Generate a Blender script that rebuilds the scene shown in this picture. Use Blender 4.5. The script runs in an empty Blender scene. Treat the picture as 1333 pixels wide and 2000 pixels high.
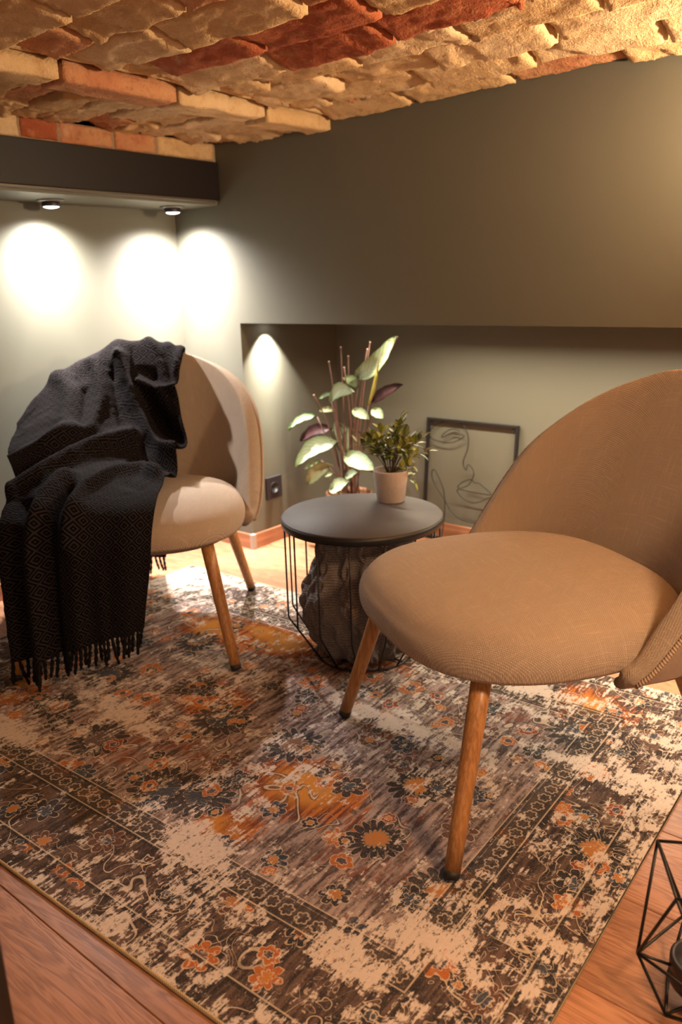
import bpy, math, random
import numpy as np
from mathutils import Vector, Matrix, noise as mnoise

scene = bpy.context.scene
COL = scene.collection
rnd = random.Random(7)
R = math.radians

# ------------------------------------------------------------------ camera
cam_d = bpy.data.cameras.new('camera')
cam = bpy.data.objects.new('camera', cam_d)
COL.objects.link(cam)
CR = Vector((0.7758, 0.6304, -0.0278)); CU = Vector((-0.1511, 0.2283, 0.9618)); CF = Vector((-0.6127, 0.7419, -0.2724))
mw = Matrix(((CR.x, CU.x, -CF.x, 2.3212), (CR.y, CU.y, -CF.y, -1.9475), (CR.z, CU.z, -CF.z, 0.918), (0, 0, 0, 1)))
cam.matrix_world = mw
cam_d.sensor_fit = 'VERTICAL'; cam_d.sensor_height = 36.0; cam_d.sensor_width = 24.0
cam_d.lens = 28.23
cam_d.clip_start = 0.02
cam_d.dof.use_dof = True
cam_d.dof.focus_distance = 1.42
cam_d.dof.aperture_fstop = 4.0
scene.camera = cam

# ------------------------------------------------------------------ world, view
world = bpy.data.worlds.new('world'); scene.world = world
world.use_nodes = True
bg = world.node_tree.nodes['Background']
bg.inputs[0].default_value = (1.0, 0.75, 0.60, 1)
bg.inputs[1].default_value = 0.26
vs = scene.view_settings
vs.view_transform = 'Standard'; vs.look = 'None'; vs.gamma = 1.0; vs.exposure = 0.0
vs.use_curve_mapping = False

# ------------------------------------------------------------------ node helper
class G:
    def __init__(s, name):
        s.m = bpy.data.materials.new(name); s.m.use_nodes = True
        s.t = s.m.node_tree; s.n = s.t.nodes; s.l = s.t.links
        s.b = s.n['Principled BSDF']
    def put(s, sock, v):
        if isinstance(v, bpy.types.NodeSocket): s.l.new(v, sock)
        elif v is not None:
            if hasattr(sock, 'default_value'):
                dv = sock.default_value
                if hasattr(dv, '__len__') and not hasattr(v, '__len__'): sock.default_value = [v] * len(dv)
                elif hasattr(dv, '__len__') and len(dv) == 4 and len(v) == 3: sock.default_value = (*v, 1)
                else: sock.default_value = v
    def f(s, op, a, b=None, c=None, clamp=False):
        n = s.n.new('ShaderNodeMath'); n.operation = op; n.use_clamp = clamp
        s.put(n.inputs[0], a); s.put(n.inputs[1], b)
        if c is not None: s.put(n.inputs[2], c)
        return n.outputs[0]
    def vec(s, op, a, b=None, out=0):
        n = s.n.new('ShaderNodeVectorMath'); n.operation = op
        s.put(n.inputs[0], a)
        if b is not None:
            if op == 'SCALE': s.put(n.inputs[3], b)
            else: s.put(n.inputs[1], b)
        return n.outputs[1] if op in ('LENGTH', 'DISTANCE', 'DOT_PRODUCT') else n.outputs[0]
    def coord(s, k='Object'):
        return s.n.new('ShaderNodeTexCoord').outputs[k]
    def sep(s, v):
        n = s.n.new('ShaderNodeSeparateXYZ'); s.put(n.inputs[0], v); return n.outputs[0], n.outputs[1], n.outputs[2]
    def xyz(s, x=0, y=0, z=0):
        n = s.n.new('ShaderNodeCombineXYZ'); s.put(n.inputs[0], x); s.put(n.inputs[1], y); s.put(n.inputs[2], z); return n.outputs[0]
    def noise(s, v, scale, detail=3, rough=.55, dist=0, out=0):
        n = s.n.new('ShaderNodeTexNoise'); s.put(n.inputs['Vector'], v)
        n.inputs['Scale'].default_value = scale; n.inputs['Detail'].default_value = detail
        n.inputs['Roughness'].default_value = rough; n.inputs['Distortion'].default_value = dist
        return n.outputs[out]
    def vor(s, v, scale, rand=1.0, feature='F1'):
        n = s.n.new('ShaderNodeTexVoronoi'); n.feature = feature; s.put(n.inputs['Vector'], v)
        n.inputs['Scale'].default_value = scale; n.inputs['Randomness'].default_value = rand
        return n
    def step(s, x, a, b, lo=0., hi=1.):
        n = s.n.new('ShaderNodeMapRange'); n.interpolation_type = 'SMOOTHSTEP'
        s.put(n.inputs[0], x); s.put(n.inputs[1], a); s.put(n.inputs[2], b); s.put(n.inputs[3], lo); s.put(n.inputs[4], hi)
        return n.outputs[0]
    def mix(s, f, a, b, mode='MIX'):
        n = s.n.new('ShaderNodeMix'); n.data_type = 'RGBA'; n.blend_type = mode
        s.put(n.inputs[0], f); s.put(n.inputs[6], a); s.put(n.inputs[7], b); return n.outputs[2]
    def rand(s):
        return s.n.new('ShaderNodeObjectInfo').outputs['Random']
    def bump(s, h, strength=.4, dist=.002):
        n = s.n.new('ShaderNodeBump'); n.inputs['Strength'].default_value = strength; n.inputs['Distance'].default_value = dist
        s.put(n.inputs['Height'], h); s.l.new(n.outputs[0], s.b.inputs['Normal'])
    def done(s, col=None, rough=.6, metal=0., spec=None, sheen=None):
        if col is not None: s.put(s.b.inputs['Base Color'], col)
        s.put(s.b.inputs['Roughness'], rough); s.b.inputs['Metallic'].default_value = metal
        if spec is not None: s.b.inputs['Specular IOR Level'].default_value = spec
        if sheen: s.b.inputs['Sheen Weight'].default_value = sheen; s.b.inputs['Sheen Roughness'].default_value = .5
        return s.m

M = {}
# ---- painted wall
g = G('olive_wall_paint'); P = g.coord()
n1 = g.noise(P, 3, 3); n2 = g.noise(P, 260, 2)
g.bump(n2, .12, .0008)
M['wall'] = g.done(g.mix(n1, (.112, .108, .083), (.128, .123, .096)), .52, spec=.35)
# ---- dark steel beam
g = G('dark_brown_steel'); P = g.coord(); n1 = g.noise(P, 9, 4)
g.bump(g.noise(P, 90, 2), .08, .001)
M['beam'] = g.done(g.mix(n1, (.006, .0030, .0026), (.010, .0050, .0044)), .5, spec=.3)
g = G('beam_flange_edge'); M['flange'] = g.done((.10, .085, .07), .45, .3)
# ---- wood floor
g = G('oak_floor_plank'); P = g.coord(); x, y, z = g.sep(P); r = g.rand()
off = g.f('MULTIPLY', r, 37.0)
v = g.xyz(g.f('ADD', g.f('MULTIPLY', x, 1.6), off), g.f('MULTIPLY', y, 11.0), off)
n1 = g.noise(v, 1.6, 4, .6, .6)
rings = g.f('FRACT', g.f('MULTIPLY', n1, 11.0))
rings = g.step(g.f('ABSOLUTE', g.f('SUBTRACT', rings, .5)), .02, .5)
fine = g.noise(g.xyz(g.f('ADD', g.f('MULTIPLY', x, 9), off), g.f('MULTIPLY', y, 260.0), off), 1.0, 3, .7)
pores = g.step(fine, .35, .62)
kn = g.vor(g.xyz(g.f('ADD', g.f('MULTIPLY', x, 1.5), off), g.f('MULTIPLY', y, 3.2), off), 1.0)
knot = g.step(kn.outputs['Distance'], .03, .11)
col = g.mix(rings, (.235, .100, .052), (.40, .195, .110))
col = g.mix(g.f('MULTIPLY', pores, .45), col, (.44, .215, .115))
col = g.mix(g.f('MULTIPLY', g.f('SUBTRACT', 1.0, knot), .75), col, (.055, .026, .018))
col = g.mix(1.0, col, g.mix(r, (.84, .82, .80), (1.1, 1.05, 1.0)), 'MULTIPLY')
g.bump(g.f('ADD', fine, rings), .12, .0006)
M['floor'] = g.done(col, g.f('ADD', .33, g.f('MULTIPLY', fine, .18)), spec=.45)
g = G('floor_groove'); M['groove'] = g.done((.05, .022, .012), .8)
# ---- baseboard
g = G('oak_baseboard'); P = g.coord(); x, y, z = g.sep(P)
n1 = g.noise(g.xyz(g.f('MULTIPLY', x, 3), g.f('MULTIPLY', y, 3), g.f('MULTIPLY', z, 90)), 1.0, 4, .6, .4)
M['base'] = g.done(g.mix(g.step(n1, .3, .7), (.25, .10, .05), (.40, .185, .10)), .42)
g = G('grey_corner_cap'); M['cap'] = g.done((.30, .27, .24), .4)
# ---- bricks
def brick_mat(name, c1, c2, c3, mort=.35):
    g = G(name); P = g.coord(); r = g.rand()
    Q = g.vec('ADD', P, g.xyz(g.f('MULTIPLY', r, 31), g.f('MULTIPLY', r, 17), g.f('MULTIPLY', r, 53)))
    a = g.noise(Q, 11, 5, .65); b = g.noise(Q, 45, 4, .6); c = g.noise(Q, 170, 3, .7)
    col = g.mix(g.step(a, .35, .66), c1, c2)
    col = g.mix(g.f('MULTIPLY', g.step(b, .5, .7), .6), col, c3)
    pale = g.step(g.noise(Q, 7, 6, .75, .5), .56, .68)
    col = g.mix(g.f('MULTIPLY', pale, mort), col, (.60, .47, .34))
    col = g.mix(g.f('MULTIPLY', g.step(c, .62, .75), .45), col, (.13, .06, .03))
    g.bump(g.f('ADD', g.f('MULTIPLY', b, .7), g.f('MULTIPLY', c, .6)), .9, .006)
    return g.done(col, .92, spec=.15)
M['tan'] = brick_mat('tan_brick', (.52, .335, .165), (.60, .41, .22), (.45, .25, .115))
M['tan2'] = brick_mat('pale_brick', (.57, .39, .21), (.63, .46, .28), (.50, .29, .15))
M['red'] = brick_mat('red_brick', (.36, .105, .045), (.30, .075, .035), (.44, .20, .09), .25)
M['pink'] = brick_mat('pink_brick', (.46, .19, .095), (.50, .26, .13), (.34, .12, .06), .35)
g = G('old_mortar'); P = g.coord(); n1 = g.noise(P, 30, 5, .7)
g.bump(n1, 1.0, .01)
M['mortar'] = g.done(g.mix(n1, (.20, .12, .06), (.42, .30, .19)), .95)
# ---- chair fabric
g = G('beige_woven_fabric'); U = g.coord('UV'); u, v, w = g.sep(U)
K = 2 * math.pi / .0042
wv = g.noise(g.vec('MULTIPLY', U, (1, 1, 1)), 180, 2)
su = g.f('SINE', g.f('MULTIPLY', g.f('ADD', u, g.f('MULTIPLY', wv, .0010)), K)); sv = g.f('SINE', g.f('MULTIPLY', g.f('ADD', v, g.f('MULTIPLY', wv, .0010)), K))
weave = g.f('MULTIPLY', su, sv)
h = g.f('ADD', g.f('MULTIPLY', weave, .5), g.f('MULTIPLY', g.f('ADD', g.f('ABSOLUTE', su), g.f('ABSOLUTE', sv)), .4))
ln = g.noise(g.vec('MULTIPLY', U, (500, 14, 1)), 1, 2); ln2 = g.noise(g.vec('MULTIPLY', U, (14, 500, 1)), 1, 2)
col = g.mix(g.step(h, -.1, 1.0), (.25, .182, .132), (.48, .382, .300))
col = g.mix(g.f('MULTIPLY', g.step(g.f('MAXIMUM', ln, ln2), .55, .75), .5), col, (.56, .44, .33))
g.bump(h, .8, .0012)
M['fabric'] = g.done(col, .95, spec=.08, sheen=.12)
g = G('fabric_piping'); U = g.coord('UV'); u, v, w = g.sep(U)
s1 = g.f('SINE', g.f('ADD', g.f('MULTIPLY', u, 2 * math.pi / .005), g.f('MULTIPLY', v, 6.28)))
g.bump(s1, .5, .001)
M['piping'] = g.done(g.mix(g.step(s1, -1, 1), (.24, .165, .11), (.50, .385, .285)), .95, spec=.08)
g = G('black_base_cloth'); M['under'] = g.done((.02, .018, .016), .9)
# ---- leg wood print
g = G('oak_look_leg'); P = g.coord(); x, y, z = g.sep(P)
n1 = g.noise(g.xyz(g.f('MULTIPLY', x, 260), g.f('MULTIPLY', y, 260), g.f('MULTIPLY', z, 14)), 1.0, 3, .6, .4)
n2 = g.noise(g.xyz(g.f('MULTIPLY', x, 60), g.f('MULTIPLY', y, 60), g.f('MULTIPLY', z, 3)), 1.0, 3)
col = g.mix(g.step(n1, .38, .62), (.26, .105, .030), (.43, .205, .072))
col = g.mix(g.f('MULTIPLY', n2, .4), col, (.46, .235, .09))
M['leg'] = g.done(col, .38, spec=.5)
g = G('black_rubber'); M['rubber'] = g.done((.012, .011, .011), .6)
# ---- throw
g = G('black_diamond_weave'); U = g.coord('UV'); u, v, w = g.sep(U)
wob = g.noise(g.vec('MULTIPLY', U, (40, 40, 1)), 1, 2)
a = g.f('ABSOLUTE', g.f('SUBTRACT', g.f('FRACT', g.f('DIVIDE', u, .046)), .5))
b = g.f('ABSOLUTE', g.f('SUBTRACT', g.f('FRACT', g.f('DIVIDE', v, .036)), .5))
d = g.f('ADD', a, b)
st = g.f('ABSOLUTE', g.f('SUBTRACT', g.f('FRACT', g.f('MULTIPLY', d, 4.0)), .5))
st = g.step(st, .17, .33)
th = g.noise(g.vec('MULTIPLY', U, (900, 900, 1)), 1, 2)
fz = g.noise(g.vec('MULTIPLY', U, (300, 300, 1)), 1, 3)
col = g.mix(st, (.0024, .0020, .0022), (.021, .0165, .0172))
col = g.mix(g.f('MULTIPLY', g.step(fz, .55, .8), .2), col, (.012, .0095, .010))
g.bump(g.f('ADD', g.f('MULTIPLY', st, .5), g.f('MULTIPLY', th, .8)), .6, .0015)
M['throw'] = g.done(col, .95, spec=.04)
g = G('black_yarn'); P = g.coord(); g.bump(g.noise(P, 400, 2), .6, .001)
M['yarn'] = g.done((.010, .0085, .009), .95, spec=.05)
# ---- table
g = G('dark_table_top'); P = g.coord(); n1 = g.noise(P, 6, 5, .6, .8); n2 = g.noise(P, 60, 3)
sc = g.step(g.noise(g.vec('MULTIPLY', P, (18, 160, 1)), 1, 3, .8, 2.0), .74, .78)
col = g.mix(n1, (.036, .029, .028), (.064, .052, .048))
col = g.mix(g.f('MULTIPLY', sc, .3), col, (.14, .12, .11))
g.bump(n2, .1, .0006)
M['ttop'] = g.done(col, g.f('ADD', .48, g.f('MULTIPLY', n1, .22)), spec=.4)
g = G('black_wire'); M['wire'] = g.done((.011, .010, .010), .45, .2)
# ---- knit
g = G('grey_knit_wool'); P = g.coord(); U = g.coord('UV'); u, v, w = g.sep(U)
s1 = g.f('SINE', g.f('MULTIPLY', u, 6.283 / .0065)); zz = g.f('ABSOLUTE', s1)
s2 = g.f('SINE', g.f('ADD', g.f('MULTIPLY', v, 6.283 / .006), g.f('MULTIPLY', zz, 2.2)))
fz = g.noise(P, 420, 3, .7); big = g.noise(P, 26, 3)
col = g.mix(g.step(g.f('ADD', g.f('MULTIPLY', s2, .12), fz), .25, .80), (.075, .062, .057), (.36, .305, .28))
col = g.mix(g.f('MULTIPLY', big, .35), col, (.15, .125, .115))
g.bump(g.f('ADD', g.f('MULTIPLY', s2, .25), fz), .9, .0025)
M['knit'] = g.done(col, .97, spec=.05, sheen=.08)
# ---- pots and plants
g = G('rough_grey_clay'); P = g.coord(); n1 = g.noise(P, 40, 5, .7); n2 = g.noise(P, 220, 3, .7)
col = g.mix(n1, (.33, .265, .225), (.46, .385, .335)); col = g.mix(g.f('MULTIPLY', g.step(n2, .58, .7), .4), col, (.20, .15, .12))
g.bump(n2, .4, .0015)
M['clay'] = g.done(col, .9)
g = G('dry_moss_soil'); P = g.coord(); n1 = g.noise(P, 160, 4, .7); g.bump(n1, 1, .006)
M['soil'] = g.done(g.mix(g.step(n1, .3, .7), (.06, .03, .012), (.30, .15, .05)), .95)
g = G('copper_pot'); P = g.coord(); n1 = g.noise(P, 30, 3)
M['copper'] = g.done(g.mix(n1, (.42, .20, .12), (.52, .27, .17)), .35, .6)
g = G('green_bush_leaf'); r = g.rand(); P = g.coord(); x, y, z = g.sep(P)
col = g.mix(r, (.050, .075, .012), (.30, .30, .040)); col = g.mix(g.step(g.f('ABSOLUTE', y), .0006, .0), col, (.26, .28, .07))
M['bleaf'] = g.done(col, .42, spec=.5)
g = G('brown_twig'); M['twig'] = g.done((.06, .042, .022), .7)
def calathea(name, c1, c2, c3):
    g = G(name); U = g.coord('UV'); u, v, w = g.sep(U)
    av = g.f('ABSOLUTE', g.f('SUBTRACT', v, .5))
    ribs = g.f('SINE', g.f('MULTIPLY', g.f('SUBTRACT', u, g.f('MULTIPLY', av, .55)), 62.0))
    rib = g.step(ribs, .2, .9)
    edge = g.step(av, .28, .48); mid = g.step(av, .035, .012)
    nn = g.noise(g.vec('MULTIPLY', U, (6, 6, 1)), 1, 3)
    col = g.mix(g.f('MULTIPLY', rib, .5), c1, c2)
    col = g.mix(g.f('MULTIPLY', edge, .8), col, c2)
    col = g.mix(mid, col, c3)
    col = g.mix(g.f('MULTIPLY', nn, .25), col, c2)
    g.b.inputs['Transmission Weight'].default_value = 0
    g.bump(ribs, .2, .001)
    return g.done(col, .52, spec=.4)
M['l'] = calathea('pale_veined_leaf', (.46, .52, .36), (.20, .30, .15), (.50, .54, .36))
M['g'] = calathea('green_veined_leaf', (.25, .34, .19), (.10, .17, .07), (.40, .44, .26))
M['o'] = calathea('olive_leaf', (.30, .30, .15), (.16, .17, .07), (.36, .34, .18))
M['y'] = calathea('yellow_green_leaf', (.50, .46, .12), (.38, .36, .08), (.54, .50, .16))
M['d'] = calathea('purple_leaf_underside', (.050, .018, .020), (.032, .012, .015), (.08, .03, .028))
g = G('reddish_stem'); P = g.coord(); n1 = g.noise(P, 40, 2); M['stem'] = g.done(g.mix(n1, (.075, .032, .026), (.17, .085, .060)), .5)
g = G('cut_stem_tip'); M['tip'] = g.done((.55, .42, .30), .7)
# ---- fittings
g = G('dark_plastic'); M['plastic'] = g.done((.022, .018, .022), .42)
g = G('black_recess'); M['recess'] = g.done((.006, .005, .006), .6)
g = G('steel_contact'); M['steel'] = g.done((.7, .65, .6), .3, 1)
g = G('satin_nickel'); M['nickel'] = g.done((.20, .19, .18), .35, .6)
def emit(name, col, s):
    g = G(name); g.b.inputs['Emission Color'].default_value = (*col, 1); g.b.inputs['Emission Strength'].default_value = s
    return g.done((.9, .9, .9), .4)
M['lens'] = emit('lit_spot_lens', (1, .96, .88), 9)
M['shade'] = emit('lit_lamp_shade', (1, .68, .36), 3)

# ---- rug
g = G('distressed_oriental_rug'); U = g.coord('UV')
warp = g.noise(U, 30, 3, .6, 0, 1)
Uw = g.vec('ADD', U, g.vec('SCALE', g.vec('SUBTRACT', warp, (.5, .5, .5)), .020))
u, v, w = g.sep(U); uw, vw, ww = g.sep(Uw)
RW, RL = 1.706, 1.2024
streak = g.noise(g.xyz(g.f('MULTIPLY', u, 95), g.f('MULTIPLY', v, 13), 3.1), 1, 4, .65)
streak2 = g.noise(g.xyz(g.f('MULTIPLY', u, 160), g.f('MULTIPLY', v, 22), 9.7), 1, 3, .65)
low = g.noise(U, 3.1, 2, .5); low2 = g.noise(g.vec('ADD', U, (7.3, 2.1, 0)), 4.3, 3, .55)
midn = g.noise(g.vec('ADD', U, (1.3, 5.1, 0)), 24, 4, .65); fine = g.noise(U, 420, 3, .7); grain = g.noise(U, 110, 4, .7)
cream = g.mix(grain, (.50, .41, .35), (.64, .54, .47))
# field
col = g.mix(g.step(g.f('ADD', g.f('MULTIPLY', streak, .75), g.f('MULTIPLY', grain, .25)), .40, .60), (.065, .047, .046), (.34, .258, .235))
col = g.mix(g.f('MULTIPLY', g.step(g.f('ADD', g.f('MULTIPLY', streak2, .6), g.f('MULTIPLY', low2, .4)), .52, .60), .75), col, (.20, .062, .032))
# border ground
du = g.f('MINIMUM', u, g.f('SUBTRACT', RW, u)); dv = g.f('MINIMUM', v, g.f('SUBTRACT', RL, v))
dist = g.f('MINIMUM', du, dv)
inb = g.step(dist, .196, .190)
col = g.mix(g.f('MULTIPLY', inb, .88), col, g.mix(g.step(streak, .4, .62), (.028, .022, .022), (.085, .050, .038)))
# orange and rust patches
def blob(cu, cv, ru, rv):
    a = g.f('DIVIDE', g.f('SUBTRACT', u, cu), ru); b = g.f('DIVIDE', g.f('SUBTRACT', v, cv), rv)
    r2 = g.f('ADD', g.f('MULTIPLY', a, a), g.f('MULTIPLY', b, b))
    return g.f('POWER', 2.718, g.f('MULTIPLY', r2, -1.0))
def total(lst):
    s = lst[0]
    for k in lst[1:]: s = g.f('ADD', s, k)
    return s
ob = total([blob(1.13, .75, .13, .10), blob(1.09, .92, .07, .05), blob(.63, .30, .17, .10), blob(.46, .33, .10, .08), blob(.95, .18, .13, .1), blob(.75, .62, .12, .08), blob(1.45, .16, .10, .08), blob(.30, .86, .1, .08)])
om = g.step(g.f('ADD', g.f('ADD', g.f('MULTIPLY', ob, .42), g.f('MULTIPLY', low2, .42)), g.f('MULTIPLY', streak2, .52)), .60, .72)
oc = g.mix(g.step(streak, .42, .60), (.145, .036, .018), (.40, .125, .028))
oc = g.mix(g.f('MULTIPLY', g.step(ob, .55, .95), g.step(low2, .40, .55)), oc, (.46, .19, .035))
col = g.mix(om, col, oc)
# blue-charcoal patches
bm = g.step(g.f('ADD', g.f('MULTIPLY', low, .55), g.f('MULTIPLY', midn, .5)), .575, .64)
col = g.mix(g.f('MULTIPLY', bm, .8), col, (.030, .034, .042))
# flowers
OUTL = (.56, .44, .33)
def flowers(col, scale, rad, npet, seed, pal, mask=None, rand=.75, lw=.0028, amp=.26, prob=.0):
    vn = g.vor(g.vec('ADD', Uw, (seed, seed * .7, 0)), scale, rand)
    vn.voronoi_dimensions = '2D'
    d = g.vec('SUBTRACT', g.vec('ADD', Uw, (seed, seed * .7, 0)), vn.outputs['Position'])
    cx, cy, cz = g.sep(d); cr, cg, cb = g.sep(vn.outputs['Color'])
    ang = g.f('ARCTAN2', cy, cx); rr = vn.outputs['Distance']
    rr = g.f('SQRT', g.f('ADD', g.f('MULTIPLY', cx, cx), g.f('MULTIPLY', cy, cy)))
    pet = g.f('ABSOLUTE', g.f('SINE', g.f('ADD', g.f('MULTIPLY', ang, npet / 2), g.f('MULTIPLY', cr, 6.28))))
    sz = g.f('ADD', .72, g.f('MULTIPLY', cg, .5))
    edge = g.f('MULTIPLY', g.f('MULTIPLY', rad, sz), g.f('ADD', 1 - amp, g.f('MULTIPLY', g.f('POWER', pet, .6), amp)))
    e = g.f('SUBTRACT', edge, rr)
    inside = g.step(e, -.0006, .0006); line = g.f('MULTIPLY', g.step(e, -lw * .5, 0), g.step(e, lw, lw * .5))
    core = g.step(g.f('SUBTRACT', g.f('MULTIPLY', edge, .42), rr), -.0008, .0008)
    coreline = g.step(g.f('ABSOLUTE', g.f('SUBTRACT', g.f('MULTIPLY', edge, .46), rr)), .0016, .0006)
    on = g.step(cb, prob - .01, prob + .01) if prob > 0 else 1.0
    if mask is not None: on = g.f('MULTIPLY', on, mask)
    ramp = g.n.new('ShaderNodeValToRGB'); ramp.color_ramp.interpolation = 'CONSTANT'
    el = ramp.color_ramp.elements; el[0].color = (*pal[0], 1); el[0].position = 0
    for i, c in enumerate(pal[1:]):
        if i == 0: e2 = el[1]; e2.position = 1 / len(pal)
        else: e2 = el.new((i + 1) / len(pal))
        e2.color = (*c, 1)
    g.put(ramp.inputs[0], cr)
    col = g.mix(g.f('MULTIPLY', g.f('MULTIPLY', inside, on), .92), col, ramp.outputs[0])
    ramp2 = g.mix(g.step(cg, .45, .55), (.42, .17, .05), (.05, .06, .08))
    col = g.mix(g.f('MULTIPLY', g.f('MULTIPLY', core, on), .9), col, ramp2)
    col = g.mix(g.f('MULTIPLY', g.f('MULTIPLY', g.f('MAXIMUM', line, coreline), on), .62), col, OUTL)
    return col
notb = g.f('SUBTRACT', 1.0, inb)
DK = (.028, .026, .029); OR = (.38, .115, .032); BL = (.026, .040, .062); RD = (.22, .050, .025)
# vines
vn1 = g.noise(g.vec('ADD', U, (3, 8, 0)), 9, 1, .4, .6)
vl = g.f('ABSOLUTE', g.f('SUBTRACT', g.f('FRACT', g.f('MULTIPLY', vn1, 5)), .5))
vline = g.f('MULTIPLY', g.step(vl, .032, .014), g.step(low2, .43, .53))
vdark = g.f('MULTIPLY', g.step(vl, .085, .05), g.step(low2, .43, .53))
col = g.mix(g.f('MULTIPLY', vdark, .6), col, DK)
col = g.mix(g.f('MULTIPLY', vline, .75), col, OUTL)
# dark palmettes, leaves, flowers
col = flowers(col, 4.6, .070, 17, 2.3, [DK, (.04, .036, .036), DK], None, .8, .0024, .46, .50)
col = flowers(col, 10.5, .030, 7, 5.1, [DK, BL, (.10, .05, .04), DK, OR], None, .95, .0022, .55, .34)
col = flowers(col, 13.0, .018, 6, 9.4, [OR, RD, OR, DK], g.step(dist, .03, .04), .9, .0020, .32, .55)
# leaf scribbles in the border
lv = g.noise(g.vec('ADD', U, (13, 4, 0)), 21, 1, .5, 1.6)
ll = g.f('ABSOLUTE', g.f('SUBTRACT', g.f('FRACT', g.f('MULTIPLY', lv, 4)), .5))
col = g.mix(g.f('MULTIPLY', g.f('MULTIPLY', g.step(ll, .060, .028), g.step(low, .42, .5)), g.f('ADD', g.f('MULTIPLY', inb, .62), .12)), col, OUTL)
# guard stripes with a chain of rings
def band(c, wd): return g.step(g.f('ABSOLUTE', g.f('SUBTRACT', dist, c)), wd, wd * .5)
gs = g.step(g.f('ABSOLUTE', g.f('SUBTRACT', dist, .196)), .021, .019)
col = g.mix(g.f('MULTIPLY', gs, .85), col, (.045, .036, .032))
along = g.mix(g.step(g.f('SUBTRACT', du, dv), -.0001, .0001), v, u)
fa = g.f('SUBTRACT', g.f('FRACT', g.f('DIVIDE', along, .030)), .5); fb = g.f('DIVIDE', g.f('SUBTRACT', dist, .196), .030)
rr = g.f('SQRT', g.f('ADD', g.f('MULTIPLY', fa, fa), g.f('MULTIPLY', fb, fb)))
pt = g.f('MULTIPLY', g.f('ABSOLUTE', g.f('SINE', g.f('MULTIPLY', g.f('ARCTAN2', fb, fa), 3))), .12)
ring = g.step(g.f('ABSOLUTE', g.f('SUBTRACT', rr, g.f('ADD', .28, pt))), .075, .03)
col = g.mix(g.f('MULTIPLY', g.f('MULTIPLY', ring, gs), .75), col, (.44, .34, .26))
for c in (.221, .171, .052):
    col = g.mix(g.f('MULTIPLY', band(c, .0045), .8), col, (.025, .022, .022))
    col = g.mix(g.f('MULTIPLY', band(c + .004, .0018), .6), col, OUTL)
# worn cream
cb_ = total([blob(1.08, .985, .065, .04), blob(.64, .77, .14, .04), blob(1.58, .385, .13, .035), blob(1.15, .46, .24, .026), blob(.10, .10, .16, .10), blob(1.30, .15, .16, .04), blob(1.44, 1.02, .05, .035), blob(.45, .96, .10, .03), blob(.2, .55, .12, .05), blob(1.52, .93, .05, .03)])
wear = total([g.f('MULTIPLY', cb_, .17), g.f('MULTIPLY', low, .26), g.f('MULTIPLY', streak2, .40), g.f('MULTIPLY', midn, .62), g.f('MULTIPLY', grain, .24)])
edgew = g.step(dist, .10, .0)
wear = g.f('ADD', wear, g.f('MULTIPLY', edgew, .055))
wm = g.step(wear, .785, .85)
spk = g.step(g.noise(g.xyz(g.f('MULTIPLY', u, 150), g.f('MULTIPLY', v, 70), 4.4), 1, 3, .7), .56, .64)
wm = g.f('MULTIPLY', wm, g.f('SUBTRACT', 1.0, g.f('MULTIPLY', spk, .75)))
col = g.mix(g.f('MULTIPLY', wm, .93), col, cream)
# thread speckle
thr = g.noise(g.xyz(g.f('MULTIPLY', u, 700), g.f('MULTIPLY', v, 240), 0), 1, 2, .6)
col = g.mix(g.f('MULTIPLY', g.step(thr, .48, .75), .16), col, (.50, .40, .33))
g.bump(g.f('ADD', fine, g.f('MULTIPLY', thr, .8)), .35, .002)
M['rug'] = g.done(col, .96, spec=.06)
g = G('rug_binding_tape'); P = g.coord(); x, y, z = g.sep(P)
s1 = g.f('SINE', g.f('MULTIPLY', g.f('ADD', x, y), 1600)); g.bump(s1, .4, .001)
M['binding'] = g.done(g.mix(g.step(s1, -1, 1), (.36, .26, .14), (.50, .38, .22)), .9)
g = G('rug_backing'); M['rugback'] = g.done((.12, .09, .07), .95)

# ------------------------------------------------------------------ mesh helpers
def link(o, parent=None):
    COL.objects.link(o)
    if parent is not None: o.parent = parent
    return o
def tag(o, label=None, cat=None, group=None, kind=None):
    if label: o['label'] = label
    if cat: o['category'] = cat
    if group: o['group'] = group
    if kind: o['kind'] = kind
    return o
def mesh(name, verts, faces, mats, smooth=True, uv=None, fmat=None):
    me = bpy.data.meshes.new(name)
    me.from_pydata([tuple(map(float, v)) for v in verts], [], faces)
    for m in (mats if isinstance(mats, (list, tuple)) else [mats]): me.materials.append(m)
    if smooth: me.polygons.foreach_set('use_smooth', [True] * len(me.polygons))
    if fmat is not None: me.polygons.foreach_set('material_index', fmat)
    if uv is not None:
        lay = me.uv_layers.new(name='UVMap')
        idx = np.zeros(len(me.loops), dtype=np.int32); me.loops.foreach_get('vertex_index', idx)
        lay.data.foreach_set('uv', np.asarray(uv, dtype=np.float32)[idx].ravel())
    me.update()
    return me
def ob(name, me, parent=None, loc=None, rot=None):
    o = bpy.data.objects.new(name, me)
    if loc is not None: o.location = loc
    if rot is not None: o.rotation_euler = rot
    return link(o, parent)
def empty(name, loc=(0, 0, 0), rz=0):
    o = bpy.data.objects.new(name, None); o.location = loc; o.rotation_euler = (0, 0, rz); o.empty_display_size = .05
    return link(o)
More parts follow.
